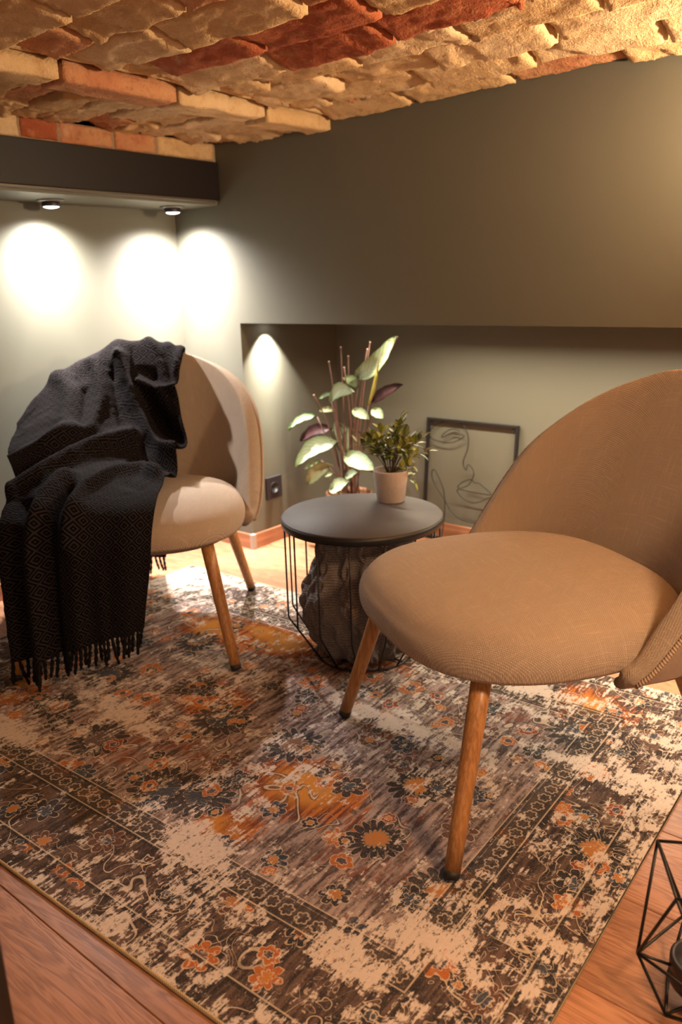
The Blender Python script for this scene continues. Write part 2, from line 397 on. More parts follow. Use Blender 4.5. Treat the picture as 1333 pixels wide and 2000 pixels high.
class MB:
    def __init__(s): s.v = []; s.f = []; s.uv = []
    def box(s, a, b, M4=None):
        n = len(s.v)
        for z in (a[2], b[2]):
            for x, y in ((a[0], a[1]), (b[0], a[1]), (b[0], b[1]), (a[0], b[1])):
                p = Vector((x, y, z)); s.v.append(M4 @ p if M4 else p); s.uv.append((x, y))
        s.f += [(n, n + 3, n + 2, n + 1), (n + 4, n + 5, n + 6, n + 7)] + [(n + i, n + (i + 1) % 4, n + 4 + (i + 1) % 4, n + 4 + i) for i in range(4)]
        return s
    def tube(s, pts, r, seg=8, closed=False, caps=True):
        pts = [Vector(p) for p in pts]; N = len(pts); base = len(s.v)
        rs = r if hasattr(r, '__len__') else [r] * N
        t0 = (pts[1] - pts[0]).normalized()
        ref = Vector((0, 0, 1)) if abs(t0.z) < .9 else Vector((1, 0, 0))
        nrm = t0.cross(ref).normalized(); L = 0
        for i, p in enumerate(pts):
            if closed: t = (pts[(i + 1) % N] - pts[i - 1])
            else: t = pts[min(i + 1, N - 1)] - pts[max(i - 1, 0)]
            t.normalize()
            nrm = (nrm - t * nrm.dot(t)).normalized(); bi = t.cross(nrm)
            if i: L += (p - pts[i - 1]).length
            for k in range(seg):
                a = 2 * math.pi * k / seg
                s.v.append(p + (nrm * math.cos(a) + bi * math.sin(a)) * rs[i]); s.uv.append((L, k / seg))
        M_ = N if closed else N - 1
        for i in range(M_):
            for k in range(seg):
                a = base + i * seg; b = base + ((i + 1) % N) * seg
                s.f.append((a + k, a + (k + 1) % seg, b + (k + 1) % seg, b + k))
        if caps and not closed:
            s.f.append(tuple(base + k for k in reversed(range(seg)))); s.f.append(tuple(base + (N - 1) * seg + k for k in range(seg)))
        return s
    def lathe(s, prof, seg=40, c=(0, 0, 0)):
        base = len(s.v); N = len(prof)
        for r, z in prof:
            for k in range(seg):
                a = 2 * math.pi * k / seg
                s.v.append(Vector((c[0] + r * math.cos(a), c[1] + r * math.sin(a), c[2] + z))); s.uv.append((a * r, z))
        for i in range(N - 1):
            for k in range(seg):
                a = base + i * seg; b = a + seg
                s.f.append((a + k, a + (k + 1) % seg, b + (k + 1) % seg, b + k))
        if prof[0][0] > 1e-6: s.f.append(tuple(base + k for k in reversed(range(seg))))
        if prof[-1][0] > 1e-6: s.f.append(tuple(base + (N - 1) * seg + k for k in range(seg)))
        return s
    def mesh(s, name, mat, smooth=True): return mesh(name, s.v, s.f, mat, smooth, s.uv)
    def build(s, name, mat, parent=None, smooth=True, loc=None, rot=None): return ob(name, s.mesh(name, mat, smooth), parent, loc, rot)
def bev(o, w=.002, seg=2):
    m = o.modifiers.new('bevel', 'BEVEL'); m.width = w; m.segments = seg; m.limit_method = 'ANGLE'; m.angle_limit = R(40)
    return o
def flat_shade_by_angle(o):
    o.data.polygons.foreach_set('use_smooth', [False] * len(o.data.polygons)); return o
def gridfaces(nu, nv, cu=False, cv=False, base=0):
    f = []
    for i in range(nu if cu else nu - 1):
        for j in range(nv if cv else nv - 1):
            a = base + i * nv + j; b = base + ((i + 1) % nu) * nv + j
            c = base + ((i + 1) % nu) * nv + (j + 1) % nv; d = base + i * nv + (j + 1) % nv
            f.append((a, b, c, d))
    return f
def crm(P, n):
    """Catmull-Rom resample of control points along axis 0"""
    P = np.asarray(P, float); N = len(P); out = []
    ts = np.linspace(0, N - 1, n)
    Q = np.concatenate([2 * P[:1] - P[1:2], P, 2 * P[-1:] - P[-2:-1]])
    for t in ts:
        i = min(int(t), N - 2); x = t - i
        p0, p1, p2, p3 = Q[i], Q[i + 1], Q[i + 2], Q[i + 3]
        out.append(.5 * (2 * p1 + (p2 - p0) * x + (2 * p0 - 5 * p1 + 4 * p2 - p3) * x * x + (3 * p1 - p0 - 3 * p2 + p3) * x ** 3))
    return np.array(out)
def gridnormals(Q):
    du = np.gradient(Q, axis=0); dv = np.gradient(Q, axis=1)
    n = np.cross(du, dv); n /= (np.linalg.norm(n, axis=2, keepdims=True) + 1e-9)
    return n
def nz(x, y, z): return mnoise.noise(Vector((x, y, z)))

# ------------------------------------------------------------------ room shell
NX, NT, ND = .2939, .8017, .5086          # niche: left side, top, back
XE, YE = 3.6, -3.4
m = MB(); m.box((-.12, YE, -.02), (0, .62, 1.62))
tag(m.build('wall_left', M['wall'], smooth=False), 'olive green wall on the left lit by two spots', kind='structure')
m = MB(); m.box((0, 0, NT), (XE, .62, 1.62)); m.box((0, 0, -.02), (NX, .62, NT)); m.box((NX, ND, -.02), (XE, .62, NT)); m.box((2.9, 0, -.02), (XE, ND, NT))
tag(m.build('wall_right', M['wall'], smooth=False), 'olive green wall with a long low recess', kind='structure')
# floor with separate planks
fl = MB().box((-.12, YE, -.06), (XE, .62, -.008)).build('floor', M['groove'], smooth=False); tag(fl, 'warm oak plank floor', kind='structure')
PW = .192
def plank_mesh(L):
    b = .0012; g_ = .0004
    x0, x1, y0, y1 = g_, L - g_, g_, PW - g_
    v = [(x0, y0, -.008), (x1, y0, -.008), (x1, y1, -.008), (x0, y1, -.008), (x0, y0, -b), (x1, y0, -b), (x1, y1, -b), (x0, y1, -b),
         (x0 + b, y0 + b, 0), (x1 - b, y0 + b, 0), (x1 - b, y1 - b, 0), (x0 + b, y1 - b, 0)]
    f = [(8, 9, 10, 11), (3, 2, 1, 0)]
    for k in (0, 4):
        for i in range(4): f.append((k + i, k + (i + 1) % 4, k + 4 + (i + 1) % 4, k + 4 + i))
    return mesh('plank', v, f, M['floor'], False)
pcache = {}
row = 0; yy = -1.4700 - 8 * PW
while yy < .52:
    xx = -.25 - rnd.random() * .9
    if row == 7: xx = -.62
    while xx < 3.3:
        L = 1.28
        x0 = max(xx, -.11); x1 = min(xx + L, 3.5)
        if x1 - x0 > .02:
            k = round(x1 - x0, 3)
            if k not in pcache: pcache[k] = plank_mesh(k)
            ob('plank', pcache[k], fl, (x0, yy, 0))
        xx += L
    yy += PW; row += 1
# baseboards
BH, BT = .0542, .013
def board(name, a, b):
    o = MB().box(a, b).build(name, M['base'], smooth=False); bev(o, .002); tag(o, kind='structure'); return o
board('baseboard_left', (0, -2.6, 0), (BT, 0, BH))
board('baseboard_front', (BT, -BT, 0), (NX - .001, 0, BH))
board('baseboard_niche', (NX, -.001, 0), (NX + BT, ND - BT, BH))
board('baseboard_back', (NX + BT, ND - BT, 0), (2.9, ND, BH))
o = MB().box((NX - .003, -BT - .001, 0), (NX + BT + .001, .004, BH + .001)).build('trim_1', M['cap'], smooth=False); bev(o, .002); tag(o, 'grey corner cap of the baseboard', kind='structure')

# ceiling slab and bricks
ceil = MB().box((-.12, YE, 1.405), (XE, .62, 1.62)).build('ceiling', M['mortar'], smooth=False)
tag(ceil, 'low ceiling of rough old exposed bricks', kind='structure')
def brick_mesh(L, W, H, seed, mat, rough=.006, tilt=0., edge=.012, nx=30, ny=15):
    """brick with its rough face down (-z); x along length"""
    verts = []; s = seed * 3.17
    xs = np.linspace(-L / 2, L / 2, nx); ys = np.linspace(-W / 2, W / 2, ny)
    xs = np.concatenate([[-L / 2], xs, [L / 2]]); ys = np.concatenate([[-W / 2], ys, [W / 2]])
    for i, x in enumerate(xs):
        for j, y in enumerate(ys):
            side = i in (0, len(xs) - 1) or j in (0, len(ys) - 1)
            dx = L / 2 - abs(x); dy = W / 2 - abs(y)
            if side: z = H
            else:
                z = tilt * y + rough * (1.2 * nz(x * 9 + s, y * 22, s) + 1.1 * nz(x * 22, y * 60 + s, s) + .7 * nz(x * 80 + s, y * 80, 2))
                e = min(dx, dy) / edge
                if e < 1: z += (1 - e) ** 2 * edge * (.65 + .5 * nz(x * 25 + s, y * 25, 4))
                if nz(x * 9 + s, y * 9, 9 + s) > .33: z += rough * 1.6
            wob = .004 * nz(x * 18 + s, y * 18, 7.7) if (dx < .02 or dy < .02) else 0
            verts.append((x + wob * (1 if dx < .02 else 0), y + wob * (1 if dy < .02 else 0), z))
    n, k = len(xs), len(ys)
    f = gridfaces(n, k); f = [tuple(reversed(q)) for q in f]
    ring = [i * k for i in range(n)] + [(n - 1) * k + j for j in range(1, k)] + [i * k + k - 1 for i in range(n - 2, -1, -1)] + [j for j in range(k - 2, 0, -1)]
    f.append(tuple(ring))
    return mesh('brick', verts, f, mat, True)
cnt = 0
REDS = {(-0.63, 1): 'red', (-0.505, 2): 'red', (-.38, 3): 'pink'}
ycs = [-.062 - .1265 * k for k in range(13)]
for k, yc in enumerate(ycs):
    x = .735 - (.0 if k % 2 == 0 else .15) - rnd.random() * .05
    i = 0
    while x < 2.35:
        L = .285 + rnd.uniform(-.02, .02)
        x0 = max(x, .735); x1 = x + L - .010
        if x1 - x0 > .05:
            c = rnd.choice(['tan', 'tan', 'tan', 'tan2', 'tan2', 'pink'])
            xm = (x0 + x1) / 2
            if k == 4 and 1.2 < xm < 1.6: c = 'red'
            if k == 5 and .8 < xm < 1.25: c = 'red'
            if k == 4 and .9 < xm < 1.2: c = 'red'
            if k == 0 and 1.2 < xm < 1.5: c = 'pink'
            W = .117 + rnd.uniform(-.006, .003)
            me = brick_mesh(x1 - x0, W, .06, cnt * 1.7 + 1, M[c], .0034, tilt=-.20 + rnd.uniform(-.08, .10), edge=.009)
            o = ob('brick', me, ceil, (xm, yc + rnd.uniform(-.004, .004), 1.380 + rnd.uniform(-.009, .006)))
            o.rotation_euler = (0, rnd.uniform(-.02, .02), rnd.uniform(-.03, .03)); cnt += 1
        x += L; i += 1
# lower strip of rough bricks between the rib and the beam
for k, yc in enumerate([-.05 - .105 * j for j in range(14)]):
    x = .225 - rnd.random() * .1
    while x < .66:
        L = rnd.uniform(.17, .28); x0 = max(x, .215); x1 = min(x + L - .008, .69)
        if x1 - x0 > .04:
            c = rnd.choice(['tan', 'tan', 'tan2', 'pink'])
            me = brick_mesh(x1 - x0, .100, .06, cnt * 1.3 + 2, M[c], .0055, tilt=rnd.uniform(-.2, .12), edge=.007)
            o = ob('brick', me, ceil, ((x0 + x1) / 2, yc, 1.366 + rnd.uniform(-.008, .006))); o.rotation_euler = (0, 0, rnd.uniform(-.06, .06)); cnt += 1
        x += L
# rib: smooth brick stretchers on edge
ys = [.0, -.27, -.567, -.877, -1.17, -1.46, -1.75]
for i in range(len(ys) - 1):
    L = ys[i] - ys[i + 1] - .010
    me = brick_mesh(L, .085, .045, 77 + i, M[['tan', 'tan2', 'pink', 'tan', 'pink', 'tan'][i]], .0018, 0, .005)
    o = ob('brick', me, ceil, (.675, (ys[i] + ys[i + 1]) / 2 + .003, 1.340), (0, rnd.uniform(-.03, .03), R(90)))
# pale ledge above the rib (mortar bead, edge of the vault)
pts = [(.728 + .006 * nz(k * .7, 0, 3), .0 - k * .06, 1.391 + .006 * nz(k * .6, 5, 1)) for k in range(28)]
o = MB().tube(pts, [.0115 + .004 * nz(k * .9, 2, 8) for k in range(28)], 8).build('mortar_bead', M['tan2'], ceil)
# mortar chunks hanging from joints
for k in range(26):
    x = rnd.uniform(.76, 1.75); y = ycs[rnd.randrange(9)] - .063; r = rnd.uniform(.008, .018)
    vv = []; ff = gridfaces(7, 10, False, True)
    for i in range(7):
        for j in range(10):
            t = math.pi * i / 6; a = 2 * math.pi * j / 10; s_ = r * (1 + .5 * nz(i * .9 + k, j * .8, k))
            vv.append((s_ * 1.6 * math.sin(t) * math.cos(a), s_ * math.sin(t) * math.sin(a), s_ * .8 * math.cos(t)))
    ob('mortar_chunk', mesh('mortar_chunk', vv, ff, M[rnd.choice(['tan2', 'mortar', 'pink'])]), ceil, (x, y, 1.388))

# ------------------------------------------------------------------ beam with bricks above, soffit
BX = .236
beam = empty('steel_beam', (BX, -1.2, 1.19)); tag(beam, 'dark brown steel-clad beam along the left wall', 'beam')
BOT, TOP = 1.196, 1.312
o = MB().box((-.012, -1.3, BOT - 1.19), (0, 1.198, TOP - 1.19)).build('face_plate', M['beam'], beam, False); bev(o, .002)
o = MB().box((-.07, -1.3, BOT - 1.19 - .008), (.001, 1.180, BOT - 1.19)).build('bottom_flange', M['flange'], beam, False); bev(o, .002)
o = MB().box((-.10, -1.3, TOP - 1.19 - .012), (-.012, 1.198, TOP - 1.19)).build('top_flange', M['beam'], beam, False)
mort = MB().box((.12, -2.5, 1.313), (BX - .010, -.002, 1.366)).build('mortar_bed', M['mortar'], ceil, False)
ys = [-.003, -.243, -.398, -.575, -.69, -.80, -1.03, -1.15, -1.38, -1.6]
for i in range(len(ys) - 1):
    L = ys[i] - ys[i + 1] - .009
    c = ['tan', 'pink', 'red', 'red', 'tan2', 'pink', 'tan', 'red', 'tan'][i]
    if i in (1, 2): c = 'pink'
    me = brick_mesh(L, .052, .08, 120 + i * 2, M[c], .0022, 0, .007)
    # face towards +x
    o = ob('brick', me, ceil, (BX - .004, (ys[i] + ys[i + 1]) / 2, 1.341)); o.rotation_euler = Matrix(((0, 0, -1), (1, 0, 0), (0, -1, 0))).to_euler()
sof = MB().box((0, -2.5, 1.1805), (BX - .014, -.0005, 1.30)).build('trim_2', M['wall'], smooth=False); tag(sof, 'painted soffit beside the beam', kind='structure')

def spot_fixture(loc, label, energy, color, tilt=(0, 0), size=R(120), blend=.75, drop=1.0, focus=2.0):
    t = empty('recessed_spotlight', loc); tag(t, label, 'spotlight')
    MB().lathe([(.020, 0), (.0395, 0), (.0405, -.002), (.039, -.0045), (.030, -.005)], 40).build('trim_ring', M['nickel'], t)
    h = MB().lathe([(.026, .0), (.0265, -.016), (.0258, -.0185), (.0232, -.0190), (.0228, -.0170), (.0, -.0170)], 40).build('lamp_housing', M['plastic'], t)
    MB().lathe([(.0, -.0232), (.010, -.0226), (.017, -.0210), (.0222, -.0188), (.0222, -.0172)], 32).build('lens', M['lens'], h)
    ld = bpy.data.lights.new('spot_lamp', 'SPOT'); ld.energy = energy; ld.color = color; ld.spot_size = size; ld.spot_blend = blend; ld.shadow_soft_size = .016
    lo = bpy.data.objects.new('spot_lamp', ld); lo.location = (0, 0, -.026 * drop); lo.rotation_euler = (tilt[0], tilt[1], 0); link(lo, t)
    # beam profile of a reflector lamp: intensity falls with the angle from its axis
    ld.use_nodes = True; nt = ld.node_tree; em = nt.nodes['Emission']
    tc = nt.nodes.new('ShaderNodeTexCoord'); sp = nt.nodes.new('ShaderNodeSeparateXYZ'); ab = nt.nodes.new('ShaderNodeMath'); ab.operation = 'ABSOLUTE'
    pw = nt.nodes.new('ShaderNodeMath'); pw.operation = 'POWER'; pw.inputs[1].default_value = focus
    nt.links.new(tc.outputs['Normal'], sp.inputs[0]); nt.links.new(sp.outputs[2], ab.inputs[0]); nt.links.new(ab.outputs[0], pw.inputs[0]); nt.links.new(pw.outputs[0], em.inputs['Strength'])
    for c in t.children:
        if c.type == 'MESH': c.scale.z = drop
    return t
spot_fixture((.080, -.530, 1.1800), 'lit recessed spotlight under the beam, farther from the room corner', 150.0, (1.0, .96, .90), (0, 0), R(156), 1.0, 1.0, 1.3)
spot_fixture((.120, -.108, 1.1800), 'lit recessed spotlight under the beam, nearest the room corner', 215.0, (1.0, .93, .88), (0, 0), R(156), 1.0, 1.0, 1.4)
spot_fixture((.336, .1145, NT), 'recessed spotlight in the top of the wall recess beside its left end', 150, (1.0, .92, .80), (0, R(8)), R(86), .22, .22, 6.0)
st = empty('led_strip', (1.75, .20, NT)); tag(st, 'slim warm led strip under the front edge of the wall recess', 'light strip')
bev(MB().box((-1.05, -.012, -.004), (1.05, .012, 0)).build('profile', M['nickel'], st, False), .001)
MB().box((-1.04, -.009, -.0052), (1.04, .009, -.0041)).build('diffuser', M['shade'], st, False)
ld = bpy.data.lights.new('strip_lamp', 'AREA'); ld.shape = 'RECTANGLE'; ld.size = 2.06; ld.size_y = .016; ld.energy = 34; ld.spread = R(150); ld.color = (1, .84, .62)
lo = bpy.data.objects.new('strip_lamp', ld); lo.location = (0, 0, -.0065); lo.rotation_euler = (0, 0, 0); link(lo, st)

# wall lamp just outside the picture on the right
wl = empty('wall_lamp', (2.22, -.16, 1.12)); tag(wl, 'warm wall lamp on the olive wall at the far right', 'lamp')
MB().box((-.03, .13, -.06), (.03, .16, .06)).build('wall_plate', M['nickel'], wl, False)
MB().tube([(0, .14, -.02), (0, .06, -.03), (0, 0, -.02)], .008).build('arm', M['nickel'], wl)
MB().lathe([(.045, -.05), (.065, .05), (.063, .05), (.043, -.05)], 40).build('lamp_shade', M['shade'], wl)
ld = bpy.data.lights.new('bulb', 'POINT'); ld.energy = 88; ld.color = (1, .73, .45); ld.shadow_soft_size = .03
lo = bpy.data.objects.new('bulb', ld); lo.location = (0, 0, .075); link(lo, wl)
# unseen overhead light added as warm fill, with an invented bowl
ld = bpy.data.lights.new('ceiling_fill_light', 'AREA'); ld.shape = 'DISK'; ld.size = .28; ld.energy = 27; ld.color = (1, .60, .31)
rl = empty('added_ceiling_fill', (2.75, -1.25, 1.40)); tag(rl, 'added round warm fill light under the ceiling, out of view', 'lamp')
MB().lathe([(.0, -.045), (.12, -.043), (.145, -.03), (.15, 0)], 48).build('fill_bowl', M['shade'], rl)
lo = bpy.data.objects.new('ceiling_fill_light', ld); lo.location = (0, 0, -.05); link(lo, rl)

fp = empty('added_fill_lamp', (3.05, -2.35, 0)); tag(fp, 'added warm fill light on a stand behind the viewer on the right', 'lamp')  # unseen lamp, added as warm frontal fill for ceiling, chairs and rug
MB().lathe([(0, 0), (.13, 0), (.13, .012), (.02, .02), (0, .02)], 40).build('base', M['wire'], fp)
MB().tube([(0, 0, .015), (0, 0, .98)], .009, 12).build('pole', M['wire'], fp)
MB().lathe([(.16, .86), (.11, 1.08), (.108, 1.08), (.158, .86)], 40).build('lamp_shade', M['shade'], fp)
ld = bpy.data.lights.new('bulb', 'POINT'); ld.energy = 34; ld.color = (1, .64, .40); ld.shadow_soft_size = .10
lo = bpy.data.objects.new('bulb', ld); lo.location = (0, 0, 1.12); link(lo, fp)

# ------------------------------------------------------------------ rug
RA = .0315
rug = empty('rug', (.2635, -.2653, 0), RA); tag(rug, 'worn oriental rug with cream, charcoal and orange pattern under the chairs', 'rug')
RT = .005
nu, nv = 60, 44
vv = []; uv = []
for i in range(nu):
    for j in range(nv):
        a = i / (nu - 1) * RW; b = j / (nv - 1) * RL
        vv.append((a, -b, RT + .0006 * nz(a * 6, b * 6, 1))); uv.append((a, b))
f = [tuple(reversed(q)) for q in gridfaces(nu, nv)]
n0 = len(vv)
ob('pile', mesh('pile', vv, f, M['rug'], True, uv), rug)
MB().box((0, -RL, .0003), (RW, 0, .0035)).build('backing', M['rugback'], rug, False)
e = .002
MB().tube([(-e, e, .0033), (RW + e, e, .0033), (RW + e, -RL - e, .0033), (-e, -RL - e, .0033), (-e, e, .0033)], .0031, 8).build('binding', M['binding'], rug)

# ------------------------------------------------------------------ chairs
RIM = [(-.412, 0, .722), (-.411, .045, .721), (-.407, .09, .717), (-.397, .14, .704), (-.377, .187, .688), (-.349, .228, .669), (-.315, .261, .646), (-.277, .288, .617), (-.236, .309, .583), (-.192, .323, .540), (-.143, .331, .476), (-.085, .331, .392), (-.040, .322, .330), (-.015, .308, .302)]
def rim_curve(n):
    P = crm(RIM, n // 2 + 1); L = P.copy(); L[:, 1] *= -1
    return np.concatenate([L[::-1][:-1], P])
NTH = 72
RC = rim_curve(NTH)
def base_curve():
    out = []
    N = len(RC)
    for i in range(N):
        t = (i / (N - 1) - .5) * 2
        a = t * R(96)
        n = 2.6
        y = .296 * math.copysign(abs(math.sin(a)) ** (2 / n), a); c = math.cos(a)
        x = -.05 - .235 * math.copysign(abs(c) ** (2 / n), c)
        out.append((x, y, .292))
    return np.array(out)
BC = base_curve()
def shell_grid():
    N = len(RC); S = 18
    outer = np.zeros((N, S, 3))
    for i in range(N):
        h = RC[i, 2] - BC[i, 2]
        for j in range(S):
            s = j / (S - 1)
            # the shell rises steeply at first, then leans out to the rim
            k = s ** 1.15
            xy = BC[i, :2] * (1 - k) + RC[i, :2] * k
            bulge = .008 * math.sin(math.pi * s) * min(1, h / .3)
            nrm = np.array([BC[i, 0] + .02, BC[i, 1]]); nrm /= np.linalg.norm(nrm) + 1e-9
            z = BC[i, 2] + h * s
            p = xy + nrm * bulge
            outer[i, j] = (p[0], p[1], z)
    return outer
def arc_uv(Q):
    du = np.linalg.norm(np.diff(Q, axis=0, prepend=Q[:1]), axis=2); dv = np.linalg.norm(np.diff(Q, axis=1, prepend=Q[:, :1]), axis=2)
    jm = Q.shape[1] // 2
    U = np.cumsum(du[:, jm])[:, None].repeat(Q.shape[1], 1); V = np.cumsum(dv, axis=1)
    return np.stack([U, V], -1)
def make_shell():
    O = shell_grid(); n = gridnormals(O)
    # make normals point inwards (towards the seat centre)
    c = np.array([0, 0, .5]); sgn = np.sign(((c - O) * n).sum(2, keepdims=True)); n = n * sgn
    N, S = O.shape[:2]
    sj = np.linspace(0, 1, S)
    ends = np.minimum(1, np.minimum(np.arange(N), N - 1 - np.arange(N)) / 5.0)
    T = (.040 + .012 * np.sin(math.pi * sj))[None, :, None] * (.55 + .45 * ends)[:, None, None]
    I = O + n * T
    rows = []
    for i in range(N):
        up = O[i, -1] - O[i, -2]; up /= np.linalg.norm(up) + 1e-9
        o, q = O[i, -1], I[i, -1]; mid = (o + q) / 2; half = (q - o) / 2
        cap = [mid - half * math.cos(a) + up * .007 * math.sin(a) for a in np.linspace(0, math.pi, 9)[1:-1]]
        dn = -up; o, q = O[i, 0], I[i, 0]; mid = (o + q) / 2; half = (o - q) / 2
        cap2 = [mid - half * math.cos(a) + dn * .014 * math.sin(a) for a in np.linspace(0, math.pi, 7)[1:-1]]
        rows.append(np.array(list(O[i]) + cap + list(I[i][::-1]) + cap2))
    Q = np.array(rows)
    nv = Q.shape[1]
    f = gridfaces(N, nv, False, True)
    f += [tuple(range(nv)), tuple((N - 1) * nv + j for j in reversed(range(nv)))]
    uvm = arc_uv(Q)
    me = mesh('backrest', Q.reshape(-1, 3), f, M['fabric'], True, uvm.reshape(-1, 2))
    pip = [O[i, -1] + (O[i, -1] - O[i, -2]) / np.linalg.norm(O[i, -1] - O[i, -2]) * .0015 - n[i, -1] * .002 for i in range(N)]
    low = [O[i, 0] - n[i, 0] * .001 + np.array([0, 0, -.003]) for i in range(N)]
    return me, pip, low, O, I
SHELL, PIPE, LOWPIPE, SO, SI = make_shell()
def seat_mesh():
    prof = [(0, .4370), (.2, .4370), (.4, .4362), (.6, .4340), (.75, .4300), (.86, .4225), (.93, .411), (.975, .395), (.997, .377), (1.0, .366), (.99, .350), (.965, .336), (.925, .325), (.86, .317), (.6, .311), (.0, .310)]
    prof = crm([(a, b - .033 + (.016 if b < .34 else 0), 0) for a, b in prof], 34)
    NP = 72; vv = []; uv = []
    for s, z, _ in prof:
        s = max(s, 0.0)
        for k in range(NP):
            a = 2 * math.pi * k / NP; c, sn = math.cos(a), math.sin(a); n = 2.9
            x = math.copysign(abs(c) ** (2 / n), c); y = math.copysign(abs(sn) ** (2 / n), sn)
            f_ = .02 + (.268 if x > 0 else .27) * x * s
            wdt = .290 - .035 * max(0, -x * s) ** 1.5 - .012 * max(0, x * s) ** 2
            l_ = wdt * y * s
            zz = z - .010 * (f_ - .02) / .3 * 0 + (.006 * (x * s) ** 2 * (1 if z > .36 else 0) * (-1 if x > 0 else 1))
            vv.append((f_, l_, zz))
            ext = 1 + max(0, (.43 - z)) * 1.2 if z > .3 else 1
            uv.append((f_ * ext, l_ * ext))
    f = gridfaces(len(prof), NP, False, True)
    f = [tuple(reversed(q)) for q in f]
    return mesh('seat', vv, f, M['fabric'], True, uv)
SEAT = seat_mesh()
def leg_mesh(top, foot):
    top, foot = Vector(top), Vector(foot); d = foot - top
    pts = [top + d * t for t in (0, .25, .5, .75, .965)]
    mb = MB().tube(pts, [.0168, .0162, .0152, .0140, .0130], 20)
    cap = MB().tube([top + d * .962, foot], [.0134, .0132], 20)
    return mb.mesh('leg', M['leg']), cap.mesh('foot_cap', M['rubber'])
LEGS = []
for sx in (1, -1):
    for sy in (1, -1):
        LEGS.append(leg_mesh((.190 if sx > 0 else -.165, .205 * sy, .318), (.272 if sx > 0 else -.278, .268 * sy, .0038)))
PIP = MB().tube(PIPE, .0042, 8).mesh('piping', M['piping'])
UND = MB().lathe([(0, .306), (.20, .306), (.215, .312), (.2, .316)], 40).mesh('base_plate', M['under'])
def chair(loc, rz, label):
    t = empty('lounge_chair', loc, rz); tag(t, label, 'chair', 'beige lounge chairs on the rug')
    ob('seat', SEAT, t); b = ob('backrest', SHELL, t); ob('piping', PIP, b); ob('base_plate', UND, t)
    for lm, cm in LEGS:
        l = ob('leg', lm, t); ob('foot_cap', cm, l)
    return t
CA = chair((.5819, -.6989, RT + .0016), R(-48.68), 'beige woven lounge chair half covered by a black throw')
CB = chair((1.6856, -.6513, RT + .0016), R(-122.64), 'empty beige woven lounge chair in front, nearest the viewer')

# ------------------------------------------------------------------ throw over chair A (chair-local coordinates)
throw = empty('throw_blanket', (.5819, -.6989, RT), R(-48.68)); tag(throw, 'black diamond-weave throw with fringe draped over the lounge chair', 'blanket')
CTRL = [
 # behind, bottom hem
 [(-.40, -.33, .10), (-.42, -.28, .09), (-.44, -.23, .08), (-.455, -.18, .075), (-.455, -.13, .066), (-.45, -.075, .062), (-.445, -.025, .060)],
 [(-.36, -.36, .30), (-.39, -.31, .30), (-.42, -.255, .30), (-.44, -.19, .30), (-.45, -.13, .30), (-.452, -.06, .30), (-.450, .005, .30)],
 [(-.29, -.37, .46), (-.345, -.325, .50), (-.395, -.27, .52), (-.43, -.195, .54), (-.45, -.12, .55), (-.46, -.04, .56), (-.455, .04, .56)],
 # crest over the rim
 [(-.195, -.340, .556), (-.258, -.306, .618), (-.322, -.258, .666), (-.372, -.192, .706), (-.394, -.10, .740), (-.396, -.005, .750), (-.390, .095, .720)],
 [(-.135, -.334, .540), (-.192, -.283, .594), (-.258, -.222, .640), (-.312, -.155, .674), (-.338, -.075, .702), (-.336, .010, .706), (-.326, .098, .688)],
 # inner back
 [(-.07, -.328, .520), (-.115, -.270, .560), (-.180, -.205, .592), (-.245, -.135, .612), (-.290, -.060, .622), (-.300, .015, .622), (-.285, .092, .612)],
 [(-.01, -.316, .497), (-.045, -.258, .528), (-.100, -.190, .545), (-.165, -.120, .548), (-.215, -.045, .540), (-.230, .030, .530), (-.205, .108, .535)],
 [(.030, -.296, .465), (.010, -.235, .486), (-.020, -.168, .500), (-.065, -.100, .500), (-.110, -.035, .482), (-.130, .035, .464), (-.100, .114, .470)],
 # over the seat
 [(.090, -.284, .420), (.095, -.220, .452), (.085, -.155, .472), (.070, -.090, .474), (.045, -.028, .458), (.025, .040, .446), (.030, .102, .444)],
 [(.170, -.276, .392), (.190, -.215, .432), (.200, -.155, .450), (.200, -.092, .454), (.190, -.028, .448), (.180, .042, .440), (.175, .104, .438)],
 [(.245, -.258, .360), (.275, -.210, .404), (.292, -.152, .418), (.297, -.092, .424), (.297, -.025, .426), (.292, .045, .426), (.286, .110, .426)],
 # hanging front
 [(.275, -.250, .305), (.312, -.208, .340), (.328, -.152, .360), (.334, -.092, .368), (.335, -.025, .372), (.331, .042, .374), (.325, .104, .374)],
 [(.285, -.247, .228), (.318, -.208, .255), (.333, -.156, .275), (.338, -.098, .287), (.338, -.032, .295), (.335, .034, .300), (.328, .094, .302)],
 [(.290, -.246, .150), (.322, -.208, .166), (.334, -.158, .182), (.338, -.102, .196), (.337, -.038, .210), (.334, .024, .221), (.328, .080, .228)],
 [(.295, -.243, .072), (.324, -.206, .080), (.335, -.158, .092), (.338, -.104, .108), (.336, -.044, .126), (.332, .014, .142), (.326, .066, .154)],
]
C = np.array(CTRL)
NU, NV = 230, 110
Q = crm(C, NU)
Q = crm(Q.transpose(1, 0, 2), NV).transpose(1, 0, 2)
n = gridnormals(Q)
out_c = np.array([-.05, -.05, .25]); 
mid = n[int(NU * .75), NV // 2]
if mid[0] < 0: n = -n
UU = np.linspace(0, 1, NU)[:, None] * np.ones((1, NV)); VV = np.linspace(0, 1, NV)[None, :] * np.ones((NU, 1))
Lr = 14.0
